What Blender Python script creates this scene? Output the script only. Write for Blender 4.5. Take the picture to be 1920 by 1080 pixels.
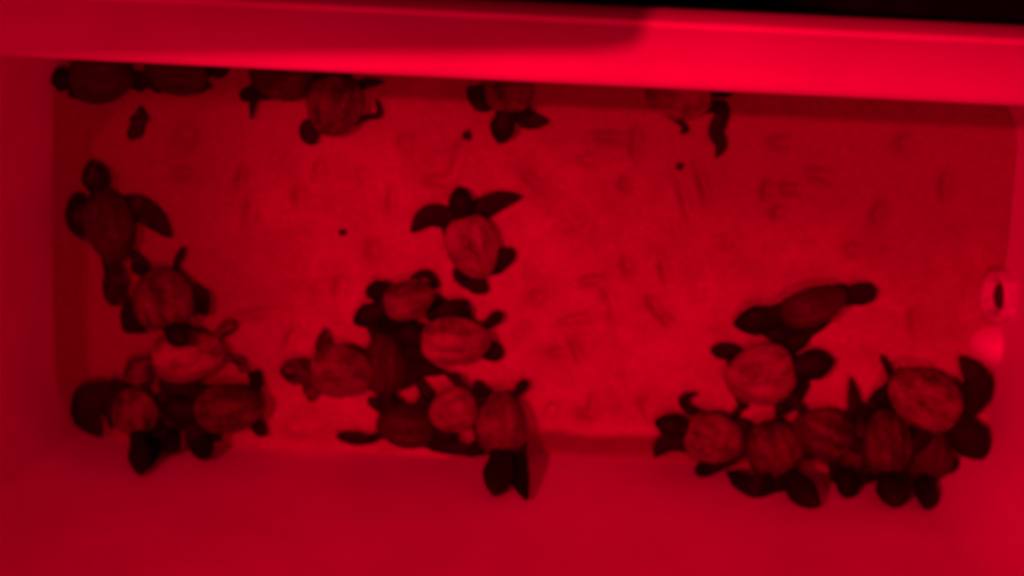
import bpy, bmesh, math, random
from mathutils import Vector, Matrix, noise

random.seed(7)
S = bpy.context.scene
C = S.collection
for o in list(bpy.data.objects):
    bpy.data.objects.remove(o)
R = math.radians

# ------------------------------------------------------------------ camera
CAM = Vector((0.0, 0.061, 1.0))
TILT, ROLL, FPX = R(12.0), R(2.8), 3100.0          # focal length in pixels of the 1920 wide photograph
fwd = Vector((0, -math.sin(TILT), -math.cos(TILT)))
up0 = Vector((0, math.cos(TILT), -math.sin(TILT)))
RX = Vector((1, 0, 0)) * math.cos(ROLL) + up0 * math.sin(ROLL)
UP = Vector((1, 0, 0)) * -math.sin(ROLL) + up0 * math.cos(ROLL)
cd = bpy.data.cameras.new('camera'); cam = bpy.data.objects.new('camera', cd); C.objects.link(cam)
m = Matrix.Identity(4)
for i in range(3):
    m[i][0], m[i][1], m[i][2], m[i][3] = RX[i], UP[i], -fwd[i], CAM[i]
cam.matrix_world = m
cd.sensor_width = 36.0; cd.lens = 36.0 * FPX / 1920.0
cd.clip_start = 0.02; cd.clip_end = 50
cd.dof.use_dof = True; cd.dof.focus_distance = 0.815; cd.dof.aperture_fstop = 4.2
S.camera = cam

def ray(px, py):
    return (fwd * FPX + RX * (px - 960) - UP * (py - 540)).normalized()
def at(px, py, z=0.0):
    d = ray(px, py); t = (z - CAM.z) / d.z
    return CAM + d * t

# ------------------------------------------------------------------ light
w = bpy.data.worlds.new('World'); S.world = w; w.use_nodes = True
bg = w.node_tree.nodes['Background']
RED = (1.0, 0.0, 0.031)
bg.inputs[0].default_value = (*RED, 1); bg.inputs[1].default_value = 0.012
def lamp(name, kind, loc, aim, energy, **kw):
    l = bpy.data.lights.new(name, kind); l.energy = energy; l.color = RED
    for k, v in kw.items(): setattr(l, k, v)
    o = bpy.data.objects.new(name, l); C.objects.link(o); o.location = loc
    o.rotation_euler = (Vector(aim) - Vector(loc)).to_track_quat('-Z', 'Y').to_euler()
    return o
# red head torch just behind the camera, and a second, softer red lamp on the other side of the box
lamp('red_head_torch', 'SPOT', (-0.62, 0.20, 1.80), (0.13, -0.24, 0.0), 94.0, spot_size=R(28), spot_blend=1.0, shadow_soft_size=0.013)
lamp('red_work_lamp', 'AREA', (0.22, -0.26, 2.0), (0.02, -0.14, 0.0), 12.2, shape='DISK', size=0.16)
S.view_settings.view_transform = 'Standard'; S.view_settings.look = 'None'
S.view_settings.exposure = 0.0; S.view_settings.gamma = 1.0; S.view_settings.use_curve_mapping = False
S.render.engine = 'CYCLES'

# ------------------------------------------------------------------ materials
def mat(name, col, rough=0.6, spec=0.3):
    M = bpy.data.materials.new(name); M.use_nodes = True
    b = M.node_tree.nodes['Principled BSDF']
    b.inputs['Base Color'].default_value = (*col, 1); b.inputs['Roughness'].default_value = rough
    b.inputs['Specular IOR Level'].default_value = spec
    return M, M.node_tree.nodes, M.node_tree.links, b
def nz(N, L, scale, detail=4, rough=0.6, vec=None):
    n = N.new('ShaderNodeTexNoise'); n.inputs['Scale'].default_value = scale
    n.inputs['Detail'].default_value = detail; n.inputs['Roughness'].default_value = rough
    t = N.new('ShaderNodeTexCoord'); L.new(vec or t.outputs['Object'], n.inputs['Vector'])
    return n
def ramp(N, L, src, stops):
    r = N.new('ShaderNodeValToRGB'); e = r.color_ramp.elements
    while len(e) < len(stops): e.new(0.5)
    for q, (p, c) in zip(e, stops): q.position = p; q.color = (*c, 1)
    L.new(src, r.inputs[0]); return r
def bump(N, L, b, src, strength, dist):
    q = N.new('ShaderNodeBump'); q.inputs['Strength'].default_value = strength; q.inputs['Distance'].default_value = dist
    L.new(src, q.inputs['Height']); L.new(q.outputs[0], b.inputs['Normal'])
MAT = {}
# white cooler plastic: faint scuffs and a film of sand
M, N, L, b = mat('white_plastic', (.78, .77, .74), .42, .35)
n = nz(N, L, 14, 6, .65); r = ramp(N, L, n.outputs[0], [(.30, (.74, .72, .68)), (.62, (.86, .85, .83))])
L.new(r.outputs[0], b.inputs['Base Color']); n2 = nz(N, L, 420, 3); bump(N, L, b, n2.outputs[0], .12, .0006)
MAT['plastic'] = M
M, N, L, b = mat('blue_plastic', (.012, .03, .13), .45, .3)
n = nz(N, L, 20, 5); r = ramp(N, L, n.outputs[0], [(.3, (.010, .026, .11)), (.7, (.016, .038, .15))]); L.new(r.outputs[0], b.inputs['Base Color'])
MAT['blue'] = M
M, N, L, b = mat('drain_hole_rubber', (.07, .065, .06), .7); MAT['rubber'] = M
n = nz(N, L, 300, 3); bump(N, L, b, n.outputs[0], .2, .0004)
M, N, L, b = mat('grey_drain_plastic', (.5, .48, .45), .5)
n = nz(N, L, 180, 5); r = ramp(N, L, n.outputs[0], [(.35, (.50, .48, .45)), (.65, (.74, .72, .69))]); L.new(r.outputs[0], b.inputs['Base Color']); MAT['drain'] = M
M, N, L, b = mat('dark_soil', (.02, .016, .012), .95, .1)
n = nz(N, L, 30, 8, .7); r = ramp(N, L, n.outputs[0], [(.3, (.008, .006, .005)), (.7, (.028, .021, .016))]); L.new(r.outputs[0], b.inputs['Base Color'])
bump(N, L, b, n.outputs[0], .8, .01); MAT['soil'] = M
# sand
M, N, L, b = mat('pale_sand', (.45, .36, .25), .95, .15)
n = nz(N, L, 34, 8, .72); g = nz(N, L, 330, 6, .85)
r = ramp(N, L, n.outputs[0], [(.30, (.36, .28, .185)), (.5, (.49, .39, .275)), (.70, (.60, .50, .37))])
r2 = ramp(N, L, g.outputs[0], [(.34, (.74, .72, .69)), (.5, (.98, .98, .98)), (.68, (1.18, 1.18, 1.16))])
mx = N.new('ShaderNodeMix'); mx.data_type = 'RGBA'; mx.blend_type = 'MULTIPLY'; mx.inputs[0].default_value = 1
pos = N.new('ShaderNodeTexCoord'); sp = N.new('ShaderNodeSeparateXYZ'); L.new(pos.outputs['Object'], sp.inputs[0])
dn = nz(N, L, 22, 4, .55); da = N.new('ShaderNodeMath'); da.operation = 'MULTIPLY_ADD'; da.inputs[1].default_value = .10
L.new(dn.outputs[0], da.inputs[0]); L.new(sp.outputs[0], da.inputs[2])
left_shade = N.new('ShaderNodeMapRange'); left_shade.interpolation_type = 'SMOOTHSTEP'; left_shade.inputs[1].default_value = -.15; left_shade.inputs[2].default_value = -.06  # left sand darkened in colour, standing in for the wall's shade
L.new(da.outputs[0], left_shade.inputs[0])
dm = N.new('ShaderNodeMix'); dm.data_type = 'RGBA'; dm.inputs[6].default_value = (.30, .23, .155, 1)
L.new(left_shade.outputs[0], dm.inputs[0]); L.new(r.outputs[0], dm.inputs[7])
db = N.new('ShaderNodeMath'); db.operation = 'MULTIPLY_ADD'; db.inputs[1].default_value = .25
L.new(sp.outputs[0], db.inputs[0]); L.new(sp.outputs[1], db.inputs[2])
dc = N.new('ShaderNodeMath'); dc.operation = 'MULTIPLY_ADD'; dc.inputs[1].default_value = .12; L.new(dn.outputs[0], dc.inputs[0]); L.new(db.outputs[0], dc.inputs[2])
dd = N.new('ShaderNodeMapRange'); dd.interpolation_type = 'SMOOTHSTEP'; dd.inputs[1].default_value = -.07; dd.inputs[2].default_value = .035; L.new(dc.outputs[0], dd.inputs[0])  # shade along the near wall, strongest at right, painted into the sand colour
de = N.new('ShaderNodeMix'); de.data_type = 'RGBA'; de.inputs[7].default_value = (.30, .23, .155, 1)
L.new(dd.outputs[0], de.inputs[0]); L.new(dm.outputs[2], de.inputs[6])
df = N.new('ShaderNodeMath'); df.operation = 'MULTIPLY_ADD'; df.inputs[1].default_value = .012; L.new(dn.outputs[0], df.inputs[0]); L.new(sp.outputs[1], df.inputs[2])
dg_ = N.new('ShaderNodeMapRange'); dg_.interpolation_type = 'SMOOTHSTEP'; dg_.inputs[1].default_value = -.242; dg_.inputs[2].default_value = -.234; L.new(df.outputs[0], dg_.inputs[0])  # strip at the far wall: shade of the slope deepened by colour
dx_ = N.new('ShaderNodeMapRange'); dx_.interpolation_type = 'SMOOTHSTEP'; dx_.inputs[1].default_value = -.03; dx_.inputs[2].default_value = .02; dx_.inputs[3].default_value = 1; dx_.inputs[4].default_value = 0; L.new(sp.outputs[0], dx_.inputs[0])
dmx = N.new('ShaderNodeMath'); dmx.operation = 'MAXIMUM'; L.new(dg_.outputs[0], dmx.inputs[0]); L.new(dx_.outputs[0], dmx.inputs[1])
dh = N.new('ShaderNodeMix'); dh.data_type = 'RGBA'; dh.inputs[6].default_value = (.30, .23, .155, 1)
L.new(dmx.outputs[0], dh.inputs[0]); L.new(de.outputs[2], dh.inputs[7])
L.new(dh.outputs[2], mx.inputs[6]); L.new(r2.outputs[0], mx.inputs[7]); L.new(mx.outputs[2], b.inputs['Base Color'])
bump(N, L, b, g.outputs[0], .55, .0012); MAT['sand'] = M
def dusted(name, dark, mid, rough, base_scale, off, spec):
    # dark hide under a film of dry sand; each animal carries its own amount in the "dust" property
    M, N, L, b = mat(name, dark, rough, spec)
    a = N.new('ShaderNodeAttribute'); a.attribute_type = 'OBJECT'; a.attribute_name = 'dust'
    tc = N.new('ShaderNodeTexCoord'); oi = N.new('ShaderNodeObjectInfo'); mp = N.new('ShaderNodeMapping'); mp.inputs['Scale'].default_value = (1.3, .75, 1.0)
    L.new(tc.outputs['Object'], mp.inputs['Vector']); L.new(oi.outputs['Random'], mp.inputs['Location'])
    n = nz(N, L, base_scale, 5, .6, mp.outputs[0]); n1 = nz(N, L, base_scale * 5, 4, .7, mp.outputs[0])
    skin = ramp(N, L, n.outputs[0], [(.3, dark), (.7, mid)])
    f = N.new('ShaderNodeMath'); f.operation = 'MULTIPLY_ADD'; f.inputs[1].default_value = .9; f.inputs[2].default_value = off
    L.new(a.outputs['Fac'], f.inputs[0])
    rb = N.new('ShaderNodeAttribute'); rb.attribute_name = 'rub'; fr = N.new('ShaderNodeMath'); fr.operation = 'MULTIPLY_ADD'; fr.inputs[1].default_value = -.09
    L.new(rb.outputs['Fac'], fr.inputs[0]); L.new(f.outputs[0], fr.inputs[2])
    s = N.new('ShaderNodeMath'); s.operation = 'ADD'; L.new(fr.outputs[0], s.inputs[0])
    q = N.new('ShaderNodeMath'); q.operation = 'MULTIPLY_ADD'; q.inputs[1].default_value = .55
    q3 = N.new('ShaderNodeMath'); q3.operation = 'MULTIPLY'; gn = N.new('ShaderNodeMath'); gn.operation = 'MULTIPLY_ADD'; gn.inputs[1].default_value = 2.3; gn.inputs[2].default_value = .35
    L.new(a.outputs['Fac'], gn.inputs[0]); L.new(gn.outputs[0], q3.inputs[1]); qc = N.new('ShaderNodeMath'); qc.operation = 'SUBTRACT'; qc.inputs[1].default_value = .785
    L.new(n1.outputs[0], q.inputs[0]); L.new(n.outputs[0], q.inputs[2])
    L.new(q.outputs[0], qc.inputs[0]); L.new(qc.outputs[0], q3.inputs[0]); L.new(q3.outputs[0], s.inputs[1])
    k = ramp(N, L, s.outputs[0], [(.05, (0, 0, 0)), (1.0, (.85, .85, .85))])
    x = N.new('ShaderNodeMix'); x.data_type = 'RGBA'
    L.new(k.outputs[0], x.inputs[0]); L.new(skin.outputs[0], x.inputs[6]); x.inputs[7].default_value = (.43, .34, .24, 1)
    L.new(x.outputs[2], b.inputs['Base Color'])
    rr = N.new('ShaderNodeMapRange'); rr.inputs[3].default_value = rough; rr.inputs[4].default_value = .9
    L.new(k.outputs[0], rr.inputs[0]); L.new(rr.outputs[0], b.inputs['Roughness'])
    bump(N, L, b, n1.outputs[0], .35, .0007)
    return M
MAT['shell'] = dusted('brown_carapace', (.030, .018, .012), (.070, .040, .025), .5, 80, -.03, .3)
MAT['skin'] = dusted('dark_turtle_skin', (.007, .006, .006), (.013, .010, .009), .55, 160, -.24, .16)
M, N, L, b = mat('eye_black', (.006, .005, .005), .08, .6); MAT['eye'] = M
M, N, L, b = mat('dark_pebble', (.03, .024, .02), .7)
n = nz(N, L, 400, 4); bump(N, L, b, n.outputs[0], .5, .0008); MAT['pebble'] = M

# ------------------------------------------------------------------ helpers
def mesh_obj(name, verts, faces, material, parent=None, smooth=True):
    me = bpy.data.meshes.new(name); me.from_pydata([tuple(v) for v in verts], [], faces); me.update()
    bm = bmesh.new(); bm.from_mesh(me); bmesh.ops.recalc_face_normals(bm, faces=bm.faces); bm.to_mesh(me); bm.free()
    if smooth: me.polygons.foreach_set('use_smooth', [True] * len(me.polygons))
    me.materials.append(material)
    o = bpy.data.objects.new(name, me); C.objects.link(o); o.parent = parent
    return o
def tag(o, label, cat=None, group=None, kind=None):
    o['label'] = label
    if cat: o['category'] = cat
    if group: o['group'] = group
    if kind: o['kind'] = kind
    return o
def rrect(x0, x1, y0, y1, rad, z, n=10):
    out = []
    for cx, cy, a0 in ((x1 - rad, y1 - rad, 0), (x0 + rad, y1 - rad, 90), (x0 + rad, y0 + rad, 180), (x1 - rad, y0 + rad, 270)):
        for i in range(n + 1):
            a = R(a0 + 90 * i / n); out.append(Vector((cx + rad * math.cos(a), cy + rad * math.sin(a), z)))
    return out
def loft(rings, cap0=False, cap1=False, close=True):
    v, f = [], []; n = len(rings[0])
    for r_ in rings: v += r_
    for i in range(len(rings) - 1):
        for j in range(n if close else n - 1):
            k = (j + 1) % n; f.append((i * n + j, i * n + k, (i + 1) * n + k, (i + 1) * n + j))
    if cap0: f.append(tuple(range(n)))
    if cap1: f.append(tuple(range((len(rings) - 1) * n, len(rings) * n)))
    return v, f

# ------------------------------------------------------------------ ground and cooler
X0, X1, YF, YN, ZF, ZT = -0.280, 0.298, -0.262, -0.004, -0.034, 0.300     # inside of the box at sand level
g = mesh_obj('ground', [(-6, -6, -.055), (6, -6, -.055), (6, 6, -.055), (-6, 6, -.055)], [(0, 1, 2, 3)], MAT['soil'], smooth=False)
tag(g, 'dark bare ground under the cooler', kind='structure')

cooler = bpy.data.objects.new('cooler_box', None); C.objects.link(cooler); cooler.location = (0, -.13, -.055)
tag(cooler, 'open white-lined cooler box with a flat moulded rim, holding sand and hatchlings', 'cooler box')
DRAFT = .042
def under(o, p):
    o.parent = p; o.matrix_parent_inverse = Matrix.Translation(-p.location); return o
def inner(z, extra=0.0, rad=.046):
    d = DRAFT * max(0.0, z) / .3 + extra                   # the liner widens a little upwards
    return rrect(X0 - d, X1 + d, YF - d, YN + max(d, 0) * .12 + min(d, 0), rad, z)
rings = [rrect(X0 + .05, X1 - .05, YF + .05, YN - .05, .02, ZF)]
for i in range(5):
    a = R(90 * i / 4); rings.append(inner(ZF + .012 * (1 - math.cos(a)), -.012 * (1 - math.sin(a)), .046))
for k in range(1, 7): rings.append(inner(ZF + .012 + (ZT - .004 - ZF - .012) * k / 6))
v, f = loft(rings, cap0=True)
under(mesh_obj('inner_liner', v, f, MAT['plastic']), cooler)
# rim profile: rounded inner lip, flat top, a shallow groove, a narrow strip, then a steep outer chamfer
dT = DRAFT
def rimring(off, z, rad): return rrect(X0 - dT - off, X1 + dT + off, YF - dT - off, YN + dT * .12 + off, rad, z)
prof = [(-.0002, ZT - .005), (.0002, ZT - .002), (.0012, ZT - .0005), (.003, ZT), (.0250, ZT), (.0258, ZT - .0016), (.0268, ZT - .0016), (.0276, ZT - .0004),
        (.0284, ZT - .0012), (.0328, ZT - .0088), (.0336, ZT - .016), (.0310, ZT - .022)]
v, f = loft([rimring(o_, z_, .047 + max(o_, 0)) for o_, z_ in prof])
ro = under(mesh_obj('rim', v, f, MAT['plastic']), cooler)
v, f = loft([rimring(.030, ZT - .0175, .06), rimring(.028, .12, .055), rimring(.024, -.048, .05), rimring(.018, -.0545, .045)], cap1=True)
under(mesh_obj('outer_shell', v, f, MAT['blue']), cooler)
# drain in the right wall, low down
dp = at(1860, 556, .017); dx = dp.x + .0125
def ringx(x, rad, cy, cz, n=32): return [Vector((x, cy + rad * math.cos(2 * math.pi * i / n), cz + rad * math.sin(2 * math.pi * i / n))) for i in range(n)]
cy, cz = dp.y, .0165
v, f = loft([ringx(dx + .018, .0176, cy, cz), ringx(dx - .0095, .0160, cy, cz), ringx(dx - .0118, .0150, cy, cz), ringx(dx - .0125, .0138, cy, cz), ringx(dx - .0118, .0124, cy, cz),
             ringx(dx - .0100, .0104, cy, cz), ringx(dx - .0068, .0078, cy, cz)])
def tip(vs):
    m_ = Matrix.Rotation(R(15), 3, 'Y'); c_ = Vector((dx - .0125, cy, cz)); return [c_ + m_ @ (q_ - c_) for q_ in vs]
v = tip(v)
dr = under(mesh_obj('drain_ring', v, f, MAT['drain']), cooler)
v, f = loft([ringx(dx - .0050, .0082, cy, cz), ringx(dx - .0066, .0072, cy, cz), ringx(dx - .0068, .0045, cy, cz)], cap1=True)
mesh_obj('drain_hole', tip(v), f, MAT['rubber'], dr)
bo = at(1846, 648, .006); bx = at(1810, 648, .002).x
rr_ = []
for i in range(11):
    a = R(90 * i / 10)
    rr_.append([Vector((X1 + .010 - (X1 + .010 - bx) * math.cos(a) ** .8 * max(0, math.sin(t)) ** .8, bo.y + .0170 * math.cos(a) * math.cos(t), -.012 + .030 * math.sin(a))) for t in [math.pi * j / 20 for j in range(21)]])
v, f = loft(rr_, close=False)
under(mesh_obj('drain_bulge', v, f, MAT['plastic']), cooler)

# unseen rounded panel added outside the box to throw shade on the near rim
blocker = bpy.data.objects.new('rim_shade_panel', None); C.objects.link(blocker)
BLOCKX, BLOCKY, BLOCKH = -.101, .0508, .725
blocker.location = (BLOCKX - .18, BLOCKY + .014, -.055)
tag(blocker, 'unseen white panel on end outside the near rim, added to shade it', 'shadow blocker')
def blockring(y, ins): return [Vector((p.x, y, p.y)) for p in rrect(-.18 + ins, .18 - ins, ins, BLOCKH - ins, .040, 0, 14)]
v, f = loft([blockring(-.0110, .006), blockring(-.0135, .0015), blockring(-.010, 0), blockring(.012, 0), blockring(.0145, .002)], cap0=True, cap1=True)
mesh_obj('blocker_panel', v, f, MAT['plastic'], blocker, smooth=False)
blocker.rotation_euler = (0, 0, R(3.4))

# ------------------------------------------------------------------ sand: a height field with tracks, scrapes and a slope at the far wall
dents = [(735, 370, 8, 26, 0), (998, 338, 10, 34, -50), (1172, 346, 12, 16, 0), (1105, 300, 22, 14, 0), (1145, 558, 12, 34, -35), (1152, 596, 13, 18, -20), (1225, 570, 11, 30, -35),
         (1250, 600, 11, 22, -45), (1246, 505, 10, 34, -20), (1178, 498, 12, 22, -20), (1046, 662, 20, 10, 0), (1080, 655, 9, 28, -25), (1102, 778, 26, 9, 10), (1112, 762, 8, 22, 0), (1212, 765, 10, 24, -30),
         (1080, 600, 30, 9, -15), (1105, 528, 34, 9, -15), (452, 330, 9, 26, 10), (598, 318, 11, 20, 20), (1775, 350, 14, 28, 0), (1480, 356, 24, 12, 5), (1440, 358, 12, 20, 0), (1285, 375, 10, 40, -20),
         (1195, 262, 12, 30, 0), (1140, 258, 40, 10, 0), (1700, 270, 22, 22, 0), (345, 260, 22, 40, 30), (340, 325, 22, 18, 0), (1320, 345, 12, 44, -20), (560, 370, 12, 24, 0), (470, 400, 14, 30, 10),
         (1460, 400, 16, 14, 0), (1465, 268, 26, 14, 0), (1720, 600, 14, 30, -10), (1600, 470, 20, 14, 30), (545, 640, 12, 30, 20), (480, 590, 40, 10, -10), (640, 540, 16, 24, 20), (1010, 560, 18, 16, 0),
         (1650, 400, 14, 26, 20), (1540, 330, 30, 14, 10), (860, 300, 14, 40, 15), (820, 340, 30, 12, 0), (760, 270, 16, 20, 0), (700, 470, 16, 24, 0), (1035, 770, 12, 20, 30)]
rs = random.Random(3)
for i in range(34):
    dents.append((rs.uniform(140, 1860), rs.uniform(190, 820), rs.uniform(7, 20), rs.uniform(9, 34), rs.uniform(-80, 80)))
DN = []
for px, py, a, b_, ang in dents:
    p = at(px, py, 0); DN.append((p.x, p.y, a / 3100 * 1.02, b_ / 3100 * 1.02, math.cos(R(ang)), math.sin(R(ang)), 2.7 if len(DN) < 46 else .8))
p = at(580, 790, 0); DN.append((p.x, p.y, .019, .012, 1, 0, -3.6)); p = at(556, 800, 0); DN.append((p.x, p.y, .008, .006, 1, 0, -2.0)); p = at(900, 700, 0); DN.append((p.x, p.y, .012, .008, 1, 0, -1.6))
cells = {}
for d in DN:
    rad = 2.6 * max(d[2], d[3])
    for i in range(int((d[0] - rad) // .02), int((d[0] + rad) // .02) + 1):
        for j in range(int((d[1] - rad) // .02), int((d[1] + rad) // .02) + 1):
            cells.setdefault((i, j), []).append(d)
def sand_z(x, y):
    z = noise.noise((x * 9, y * 9, 1.3)) * .0028 + noise.noise((x * 38, y * 38, 4.1)) * .0011 + noise.noise((x * 120, y * 120, 7.7)) * .0006 + noise.noise((x * 260, y * 260, 2.7)) * .00035
    for d in cells.get((int(x // .02), int(y // .02)), ()):
        ex, ey = x - d[0], y - d[1]
        u = (ex * d[4] - ey * d[5]) / d[2]; v_ = (ex * d[5] + ey * d[4]) / d[3]
        q = u * u + v_ * v_
        if q < 6: z += -.0026 * d[6] * math.exp(-q * 1.2)
    e = y - YF + .004 * noise.noise((x * 14, 2, 5)) + .003 * noise.noise((x * 45, 8, 5))
    if e < .019: z -= (.015 if x > 0 else max(.003, .015 + x * .3)) * min(1.0, ((.019 - e) / .017)) ** 0.9
    e = min(X1 - x, x - X0) + .005 * noise.noise((y * 20, 9, 3))
    if e < .016: z += .0045 * (1 - e / .016)
    return z
nx, ny = 400, 190
v, f = [], []
for j in range(ny + 1):
    for i in range(nx + 1):
        x = X0 - .002 + (X1 - X0 + .004) * i / nx; y = YF - .002 + (YN - YF + .004) * j / ny
        v.append((x, y, sand_z(x, y)))
for j in range(ny):
    for i in range(nx):
        a = j * (nx + 1) + i; f.append((a, a + 1, a + nx + 2, a + nx + 1))
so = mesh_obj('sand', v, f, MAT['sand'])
tag(so, 'thin layer of pale trampled sand covering the cooler floor', 'sand', kind='stuff')

# ------------------------------------------------------------------ turtle hatchlings
def catmull(pts, n):
    P = [pts[0] * 2 - pts[1]] + pts + [pts[-1] * 2 - pts[-2]]; out = []
    seg = len(pts) - 1
    for k in range(n):
        t = k / (n - 1) * seg; i = min(int(t), seg - 1); u = t - i
        a, b_, c, d = P[i], P[i + 1], P[i + 2], P[i + 3]
        out.append(.5 * ((2 * b_) + (c - a) * u + (2 * a - 5 * b_ + 4 * c - d) * u * u + (3 * b_ - a - 3 * c + d) * u ** 3))
    return out
def tube(V, F, path, wid, thk, upv, nseg=12):
    base = len(V); n = len(path)
    for i, p in enumerate(path):
        t = (path[min(i + 1, n - 1)] - path[max(i - 1, 0)]).normalized()
        s = t.cross(upv); s = s.normalized() if s.length > 1e-6 else Vector((1, 0, 0))
        q = s.cross(t).normalized()
        for k in range(nseg):
            a = 2 * math.pi * k / nseg
            V.append(p + s * math.cos(a) * wid[i] + q * math.sin(a) * thk[i])
    for i in range(n - 1):
        for k in range(nseg):
            k2 = (k + 1) % nseg
            F.append((base + i * nseg + k, base + i * nseg + k2, base + (i + 1) * nseg + k2, base + (i + 1) * nseg + k))
    F.append(tuple(base + k for k in range(nseg))); F.append(tuple(base + (n - 1) * nseg + k for k in range(nseg)))
def lerp_prof(prof, u):
    for (a, x), (b_, y) in zip(prof, prof[1:]):
        if u <= b_: return x + (y - x) * (u - a) / (b_ - a)
    return prof[-1][1]
FW = [(0, .66), (.2, .74), (.42, 1.0), (.58, 1.0), (.76, .80), (.9, .48), (1, .12)]
HW = [(0, .55), (.3, .72), (.65, 1.0), (.88, .82), (1, .30)]
GROUP = 'turtle hatchlings crawling in the cooler'
YW = YF
def wall_pt(px, py, out=.004):
    # a point resting on the far wall
    d = ray(px, py); t = (YF + out - CAM.y) / d.y
    for _ in range(4):
        z = CAM.z + d.z * t; t = (YF - DRAFT * max(0, z) / .3 + out - CAM.y) / d.y
    return CAM + d * t
def pt(p):
    if len(p) == 2: p = (p[0], p[1], .005)
    if p[2] == 'w': return wall_pt(p[0], p[1])
    q = at(p[0], p[1], p[2])
    return q if q.y > YF - DRAFT * max(0, q.z) / .3 + .004 else wall_pt(p[0], p[1])
def turtle(label, front, rear, zc, wr, dust, head, flippers=(), roll=0, h=.30, skin_dust=0.0, ff_len=.75):
    zt = zc + .008
    a = at(front[0], front[1], zt if len(front) == 2 else front[2] + .008); b_ = at(rear[0], rear[1], zt if len(rear) == 2 else rear[2] + .008)
    Ln = (a - b_).length; W = Ln * wr
    fy = (a - b_).normalized(); sx = fy.cross(Vector((0, 0, 1))).normalized(); uz = sx.cross(fy)
    if roll:
        q = Matrix.Rotation(R(roll), 3, fy); sx, uz = q @ sx, q @ uz
    o = (a + b_) / 2; o = o - uz * .003
    root = bpy.data.objects.new('turtle_hatchling', None); C.objects.link(root)
    Mx = Matrix.Identity(4)
    for i in range(3): Mx[i][0], Mx[i][1], Mx[i][2], Mx[i][3] = sx[i], fy[i], uz[i], o[i]
    root.matrix_world = Mx
    tag(root, label, 'turtle hatchling', GROUP)
    inv = Mx.inverted()
    # ---- carapace: heart-shaped dome, three keels, scute seams, serrated margin
    rg = random.Random(hash(label) % 1000 if False else len(label) * 31 + int(front[0]))
    V, F, RUB = [], [], []; NA, NR = 72, 22
    def outline(t):
        c, s = math.cos(t), math.sin(t)         # t=0 at the nose end
        y = .5 * Ln * c
        wx = .5 * W * math.copysign(abs(s) ** .88, s) * (1 + .13 * c - .10 * c * c * (c < 0))
        k = 1 + .020 * math.cos(24 * t) * (1 if c < .3 else .4)
        return wx * k, y * k
    for i in range(NR + 1):
        rho = i / NR
        for j in range(NA):
            t = 2 * math.pi * j / NA; ox, oy = outline(t)
            x, y = ox * rho, oy * rho
            z = h * Ln * (max(0, 1 - rho ** 2.3)) ** .72 * (1 - .10 * y / Ln)
            u = x / (.5 * W); vv = y / Ln + .5
            fade = max(0, 1 - rho ** 6)
            tooth = .55 + .45 * abs(math.cos(math.pi * (vv * 5 + .15)))
            z += fade * .038 * Ln * tooth * math.exp(-(u / .10) ** 2)
            z += fade * .022 * Ln * tooth * (math.exp(-((u - .46) / .09) ** 2) + math.exp(-((u + .46) / .09) ** 2))
            seam = math.exp(-((abs(u) - .27) / .035) ** 2) * .7
            off = .0 if abs(u) < .27 else .1
            q = (vv + off) * 5; q = abs(q - round(q)); seam += math.exp(-(q / .07) ** 2)
            seam += math.exp(-((rho - .86) / .022) ** 2)
            z -= fade * .018 * Ln * min(seam, 1.2)
            RUB.append(max(math.exp(-(u / .13) ** 2), .9 * math.exp(-((abs(u) - .46) / .10) ** 2), math.exp(-((rho - 1) / .10) ** 2), .5 * min(seam, 1)))
            z += fade * .006 * Ln * noise.noise((x * 160 + len(label), y * 160, 3))
            V.append(Vector((x, y, z + .010 * Ln)))
    for j in range(NA):
        t = 2 * math.pi * j / NA; ox, oy = outline(t); V.append(Vector((ox * .985, oy * .985, -.035 * Ln)))
    for j in range(NA):
        t = 2 * math.pi * j / NA; ox, oy = outline(t); V.append(Vector((ox * .7, oy * .7, -.05 * Ln)))
    for i in range(NR + 2):
        for j in range(NA):
            k = (j + 1) % NA
            F.append((i * NA + j, i * NA + k, (i + 1) * NA + k, (i + 1) * NA + j))
    F.append(tuple((NR + 2) * NA + j for j in range(NA)))
    ca = mesh_obj('carapace', V, F, MAT['shell'], root); ca['dust'] = float(dust)
    ra = ca.data.attributes.new('rub', 'FLOAT', 'POINT'); ra.data.foreach_set('value', (RUB + [1.0] * len(V))[:len(V)])
    # ---- body: plastron, neck, head and four flippers, one continuous skin
    V, F = [], []
    path = [Vector((0, Ln * (-.50 + i / 14), 0)) for i in range(14)]
    prof = [(0, .05), (.06, .35), (.2, .72), (.5, .95), (.8, .86), (.93, .55), (1, .2)]
    tube(V, F, [p + Vector((0, 0, -.075 * Ln)) for p in path], [lerp_prof(prof, i / 13) * .46 * W for i in range(14)], [lerp_prof(prof, i / 13) * .115 * Ln for i in range(14)], Vector((0, 0, 1)), 20)
    # head
    ht = inv @ pt(head); n0 = Vector((0, .36 * Ln, -.02 * Ln))
    Lh = (ht - n0).length; hs = max(.92, min(1.22, Lh / (.62 * Ln)))
    mid = n0.lerp(ht, .5) + Vector((0, .03 * Ln, .03 * Ln))
    hp = catmull([n0, mid, ht], 18)
    hw = [(0, .16), (.2, .15), (.3, .155), (.42, .195), (.54, .208), (.68, .180), (.82, .128), (.93, .072), (1, .02)]
    hh = [(0, .10), (.2, .11), (.3, .115), (.42, .145), (.54, .162), (.68, .150), (.82, .112), (.93, .068), (1, .02)]
    tube(V, F, hp, [lerp_prof(hw, i / 17) * Ln * hs for i in range(18)], [lerp_prof(hh, i / 17) * Ln * (hs + 1) / 2 for i in range(18)], Vector((0, 0, 1)), 18)
    # flippers
    have = set()
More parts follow.
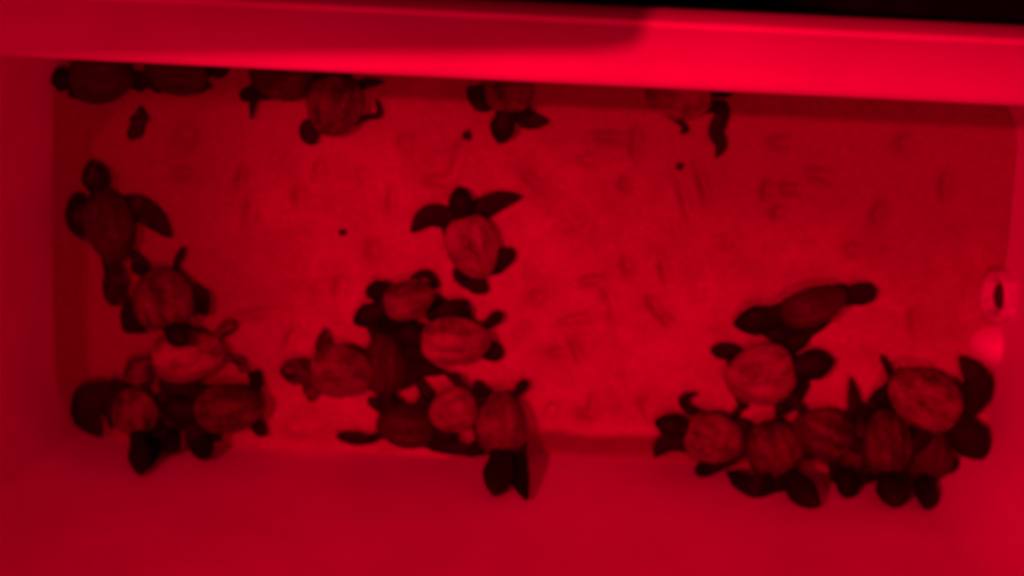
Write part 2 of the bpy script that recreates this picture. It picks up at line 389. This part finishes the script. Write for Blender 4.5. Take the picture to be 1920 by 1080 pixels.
    def flip(kind, side, pts, wid):
        have.add((kind, side))
        if kind == 'F': rt = Vector((side * .34 * W, .27 * Ln, -.055 * Ln)); P, th = FW, .034
        else: rt = Vector((side * .22 * W, -.38 * Ln, -.06 * Ln)); P, th = HW, .030
        pp = catmull([rt] + pts, 22)
        wl = inv.to_3x3() @ Vector((0, 0, 1))
        tube(V, F, pp, [max(.0009, lerp_prof(P, i / 21) * wid * .5) for i in range(22)], [max(.0009, th * Ln * (1.25 - .65 * i / 21)) for i in range(22)], wl, 14)
    for kind, pts, wpx in flippers:
        q = [inv @ pt(p) for p in pts]
        side = 1 if q[0].x > 0 else -1
        if (kind, side) in have: side = -side
        flip(kind, side, q, wpx / 3100 * 1.2)
    for side in (-1, 1):
        if ('F', side) not in have:
            a0 = R(rg.uniform(115, 150)); l = ff_len * Ln
            d1 = Vector((side * math.sin(a0 * .6), math.cos(a0 * .6), 0)); d2 = Vector((side * math.sin(a0), math.cos(a0), 0))
            r0 = Vector((side * .40 * W, .27 * Ln, -.07 * Ln))
            flip('F', side, [r0 + d1 * l * .30 + Vector((0, 0, -.03 * Ln)), r0 + d1 * l * .38 + d2 * l * .55 + Vector((0, 0, -.08 * Ln))], .23 * Ln)
        if ('H', side) not in have:
            a0 = R(rg.uniform(130, 160)); d = Vector((side * math.sin(a0), math.cos(a0), -.15)); r0 = Vector((side * .22 * W, -.38 * Ln, -.08 * Ln))
            flip('H', side, [r0 + d * .18 * Ln, r0 + d * .36 * Ln], .22 * Ln)
    me = bpy.data.meshes.new('body'); me.from_pydata([tuple(p) for p in V], [], F)
    bm = bmesh.new(); bm.from_mesh(me); bmesh.ops.recalc_face_normals(bm, faces=bm.faces); bm.to_mesh(me); bm.free()
    bo_ = bpy.data.objects.new('body', me); C.objects.link(bo_); bo_.parent = root; bo_['dust'] = float(skin_dust)
    mo = bo_.modifiers.new('r', 'REMESH'); mo.mode = 'VOXEL'; mo.voxel_size = .00075; mo.use_smooth_shade = True
    ms = bo_.modifiers.new('s', 'SMOOTH'); ms.factor = .5; ms.iterations = 4
    BODIES.append(bo_)
    # eyes
    k = 10; p = hp[k]; t = (hp[k + 1] - hp[k - 1]).normalized(); s = t.cross(Vector((0, 0, 1))).normalized(); q = s.cross(t)
    for sd in (-1, 1):
        c = p + s * sd * lerp_prof(hw, k / 17) * Ln * hs * .80 + q * .062 * Ln
        EV, EF = [], []
        e_r = .038 * Ln
        for i in range(7):
            th = math.pi * i / 6
            for j in range(10): EV.append(c + Vector((math.sin(th) * math.cos(j * .6283), math.sin(th) * math.sin(j * .6283), math.cos(th))) * e_r)
        for i in range(6):
            for j in range(10): EF.append((i * 10 + j, i * 10 + (j + 1) % 10, (i + 1) * 10 + (j + 1) % 10, (i + 1) * 10 + j))
        mesh_obj('eye', EV, EF, MAT['eye'], root)
    return root
BODIES = []
T = turtle
# left group
T('very dark hatchling beside the left wall, topmost of the left group, one flipper stretched right', (188, 365), (222, 495), .006, .74, .12, (171, 300, .010),
  [('F', [(250, 385), (286, 408), (322, 446)], 44), ('F', [(148, 375), (138, 415), (160, 452)], 30), ('H', [(216, 520, .008), (215, 575, .008)], 46)], skin_dust=.30)
T('plain brown hatchling facing the far wall, its head on the pale hatchling below it', (312, 618, .018), (296, 500, .008), .010, .98, .34, (352, 646, .034),
  [('F', [(258, 596, .014), (232, 622, .010)], 62), ('F', [(368, 562, .012), (388, 592, .008)], 46), ('H', [(332, 492), (347, 462)], 16)])
T('pale sand-dusted hatchling pointing left, in the middle of the left group', (284, 682), (420, 656), .006, .72, .88, (232, 712, .010),
  [('H', [(432, 672), (452, 680), (450, 700)], 20), ('F', [(330, 628, .012), (362, 622, .014)], 30)], skin_dust=.55)
T('hatchling in the left far corner pushing its head against the far wall', (256, 818, .014), (245, 728, .012), .012, .96, .40, (266, 892, 'w'),
  [('F', [(196, 742, .012), (160, 775, .012), (192, 820, .010)], 60), ('F', [(296, 822, .012), (276, 880, 'w')], 46)])
T('dark hatchling pointing left at the right end of the left group', (362, 776, .014), (497, 760, .012), .012, .70, .24, (300, 764, .012),
  [('F', [(382, 815, .010), (390, 862, 'w')], 66), ('F', [(345, 735, .012), (296, 722, .012)], 40), ('H', [(482, 795), (498, 818)], 30), ('H', [(475, 700), (490, 728)], 26)])
T('black hatchling squeezed under its neighbours in the left far corner group', (318, 812, -.004), (312, 732, -.004), -.004, .80, .0, (326, 852, .006), [('F', [(350, 790, .008), (362, 815, .008)], 36)], ff_len=.5)
# middle
T('lone pale hatchling spread out on open sand in the middle, all four flippers showing', (866, 406), (906, 522), .006, .80, .92, (860, 348, .010),
  [('F', [(842, 412), (802, 406), (770, 437)], 40), ('F', [(893, 404), (930, 378), (980, 368)], 38), ('H', [(922, 500), (965, 468)], 38), ('H', [(866, 512), (914, 548)], 40)], skin_dust=.05)
T('reddish hatchling at the top of the middle pile with its head down to the left', (720, 578, .014), (815, 550, .008), .012, .76, .50, (662, 606, .010),
  [('F', [(712, 548, .012), (684, 550, .006)], 44), ('F', [(722, 620, .006), (716, 680, .006)], 44), ('H', [(818, 535), (800, 514), (768, 522)], 18), ('H', [(822, 572), (806, 604)], 34)])
T('pale hatchling on the right side of the middle pile, pointing left', (788, 644, .014), (922, 640, .010), .012, .70, .85, (738, 612, .012),
  [('F', [(826, 604, .014), (858, 580, .012), (886, 594, .008)], 44), ('F', [(768, 664, .010), (786, 690, .008), (838, 700, .006)], 34), ('H', [(915, 656, .006), (944, 668, .005)], 38)])
T('plain brown hatchling on the left side of the middle pile with a sandy head', (580, 694), (702, 702), .010, .86, .46, (524, 698, .008),
  [('F', [(588, 718), (583, 755)], 40), ('F', [(604, 650), (612, 614)], 26)], skin_dust=.5)
T('black hatchling lying along the far wall at the bottom of the middle pile', (816, 804), (704, 798), .006, .80, .04, (862, 822, .008),
  [('F', [(826, 834, .006), (900, 852, .008)], 32), ('H', [(690, 824), (664, 822), (630, 816)], 26)])
T('pale round hatchling wedged between the black hatchling and the far wall climber', (892, 756, .014), (806, 790, .012), .012, .94, .70, (925, 742, .014), [], ff_len=.5)
T('hatchling right of the middle pile climbing the far wall with head and flipper raised', (942, 854, .020), (938, 732, .010), .014, .80, .44, (928, 930, 'w'),
  [('F', [(966, 862, .026), (988, 938, 'w')], 46), ('F', [(898, 838, .016), (872, 856, .012)], 32)])
T('black hatchling buried in the centre of the middle pile', (722, 742), (720, 625), .004, .70, .02, (738, 790, .008),
  [('F', [(756, 715, .008), (798, 690, .008)], 30), ('H', [(745, 610), (772, 590)], 34), ('H', [(700, 612), (690, 590)], 30)])
# right group
T('dark hatchling tipped on its side, topmost of the right group, one flipper trailing right', (1462, 598), (1590, 556), .010, .58, .06, (1374, 608, .012),
  [('F', [(1508, 622), (1560, 600)], 24), ('H', [(1602, 554, .010), (1645, 544, .010)], 42), ('H', [(1592, 548, .006), (1626, 540, .006)], 30), ('F', [(1470, 620, .008), (1430, 630, .006)], 34)], roll=-28)
T('pale round hatchling in the right group, just below the tipped one, pointing right', (1492, 690), (1362, 722), .008, .92, .76, (1566, 676, .010),
  [('F', [(1506, 716), (1482, 758), (1450, 784)], 26), ('F', [(1478, 648), (1524, 628)], 36), ('H', [(1378, 664), (1332, 655)], 34), ('H', [(1386, 742), (1400, 768)], 22)])
T('mottled hatchling at the left end of the right group, against the far wall', (1286, 806), (1396, 842), .008, .86, .56, (1226, 790, .010),
  [('F', [(1294, 770), (1282, 748), (1310, 736)], 20), ('F', [(1250, 830), (1226, 858)], 34), ('H', [(1340, 870, .006), (1302, 884, .006)], 38), ('H', [(1372, 790), (1398, 752)], 16)])
T('plain brown hatchling nosing the far wall with a broad flipper swept left', (1472, 896, .018), (1432, 790, .012), .014, .94, .24, (1536, 950, 'w'),
  [('F', [(1452, 908, .016), (1412, 920, .014), (1362, 884, .010)], 60)])
T('brown hatchling lying across behind the broad-flippered one in the right group', (1602, 834), (1486, 798), .010, .84, .22, (1650, 852, .010),
  [('F', [(1578, 858, .010), (1560, 905, .010)], 54)])
T('dark hatchling squeezed between two others in the right group, facing the far wall', (1670, 896, .014), (1660, 768, .012), .012, .72, .18, (1680, 950, 'w'),
  [('F', [(1628, 878, .012), (1566, 908, .012)], 52), ('H', [(1634, 768), (1600, 806)], 40)])
T('reddish hatchling topping the heap in the right far corner, flipper on the wall', (1796, 792, .022), (1672, 706, .018), .020, .74, .56, (1850, 858, .016),
  [('F', [(1806, 758, .020), (1834, 718, .018), (1800, 668, .012)], 58), ('H', [(1668, 700, .010), (1652, 664, .006)], 14), ('H', [(1668, 735, .012), (1632, 770, .006)], 44)])
T('black hatchling at the bottom of the heap in the right far corner', (1740, 905), (1748, 798), .004, .84, .02, (1738, 952, 'w'), [('F', [(1780, 870, .006), (1790, 890, .006)], 34)])
T('black hatchling deep in the right group, only its back and flippers showing', (1594, 895), (1628, 790), .001, .86, .0, (1584, 928, .006),
  [('H', [(1640, 775, .008), (1688, 724, .006)], 46), ('H', [(1600, 790), (1590, 800)], 30)], ff_len=.5)
# along the near wall, partly hidden by the rim
T('black hatchling in the left near corner, half hidden under the rim', (126, 150), (250, 141), .006, .80, .02, (96, 150, .010), [('F', [(140, 166), (190, 176)], 34), ('H', [(256, 150), (275, 168)], 34)])
T('black hatchling under the rim beside the left near corner, a short flipper out', (390, 133), (268, 130), .006, .80, .02, (435, 118, .010), [('F', [(384, 150), (356, 176)], 34), ('H', [(300, 150), (280, 166)], 40)])
T('dark hatchling under the rim, second group from the left, with a thin flipper hanging down', (592, 138), (466, 142), .006, .80, .10, (640, 130, .010), [('F', [(500, 178), (478, 180), (471, 226)], 20)])
T('brown hatchling under the rim with a diamond-shaped hind flipper behind it', (640, 142), (612, 256), .008, .92, .30, (655, 95, .010),
  [('H', [(594, 236), (580, 246), (586, 272)], 38), ('F', [(682, 158), (722, 154)], 18), ('F', [(560, 150), (540, 165)], 34), ('H', [(684, 222), (712, 214), (704, 184)], 12)])
T('hatchling under the middle of the rim with its pointed head towards the open sand', (948, 212), (962, 112), .008, .96, .30, (936, 270, .006),
  [('F', [(985, 222), (1030, 228)], 34), ('F', [(905, 186), (876, 165)], 44)])
T('sandy hatchling under the right part of the rim with one long wavy flipper hanging down', (1338, 172), (1214, 182), .000, .80, .84, (1385, 150, .010),
  [('F', [(1357, 200), (1343, 245), (1352, 272), (1342, 296)], 26), ('H', [(1282, 236), (1277, 252)], 12)])
bpy.context.view_layer.update()
dg = bpy.context.evaluated_depsgraph_get()
for o in BODIES:
    me = bpy.data.meshes.new_from_object(o.evaluated_get(dg)); me.materials.clear(); me.materials.append(MAT['skin'])
    me.polygons.foreach_set('use_smooth', [True] * len(me.polygons))
    o.modifiers.clear(); old = o.data; o.data = me; me.name = 'body'; bpy.data.meshes.remove(old)

# ------------------------------------------------------------------ small dark debris on the sand
def pebble(label, px, py, a, b_, ang, hgt):
    p = at(px, py, 0); p.z = sand_z(p.x, p.y)
    V, F = [], []
    for i in range(9):
        th = math.pi * i / 8
        for j in range(14):
            ph = 2 * math.pi * j / 14
            d = Vector((math.sin(th) * math.cos(ph), math.sin(th) * math.sin(ph), math.cos(th)))
            k = 1 + .7 * noise.noise(d * 1.9 + Vector((px, py, 0)))
            V.append(Vector((d.x * a / 3100, d.y * b_ / 3100, d.z * hgt)) * k)
    for i in range(8):
        for j in range(14): F.append((i * 14 + j, i * 14 + (j + 1) % 14, (i + 1) * 14 + (j + 1) % 14, (i + 1) * 14 + j))
    o = mesh_obj('debris_crumb', V, F, MAT['pebble']); o.location = p; o.rotation_euler = (0, 0, R(ang))
    tag(o, label, 'debris', 'dark crumbs on the sand')
pebble('larger dark clump on the sand near the left near corner', 258, 230, 19, 30, -20, .005)
pebble('tiny dark crumb on open sand left of the lone spread-out hatchling', 642, 436, 8, 6, 0, .002)
pebble('small dark crumb on sand beside the pointed head under the rim', 875, 253, 10, 10, 0, .003)
pebble('tiny dark crumb on sand below the sandy hatchling under the right rim', 1275, 311, 7, 7, 0, .002)
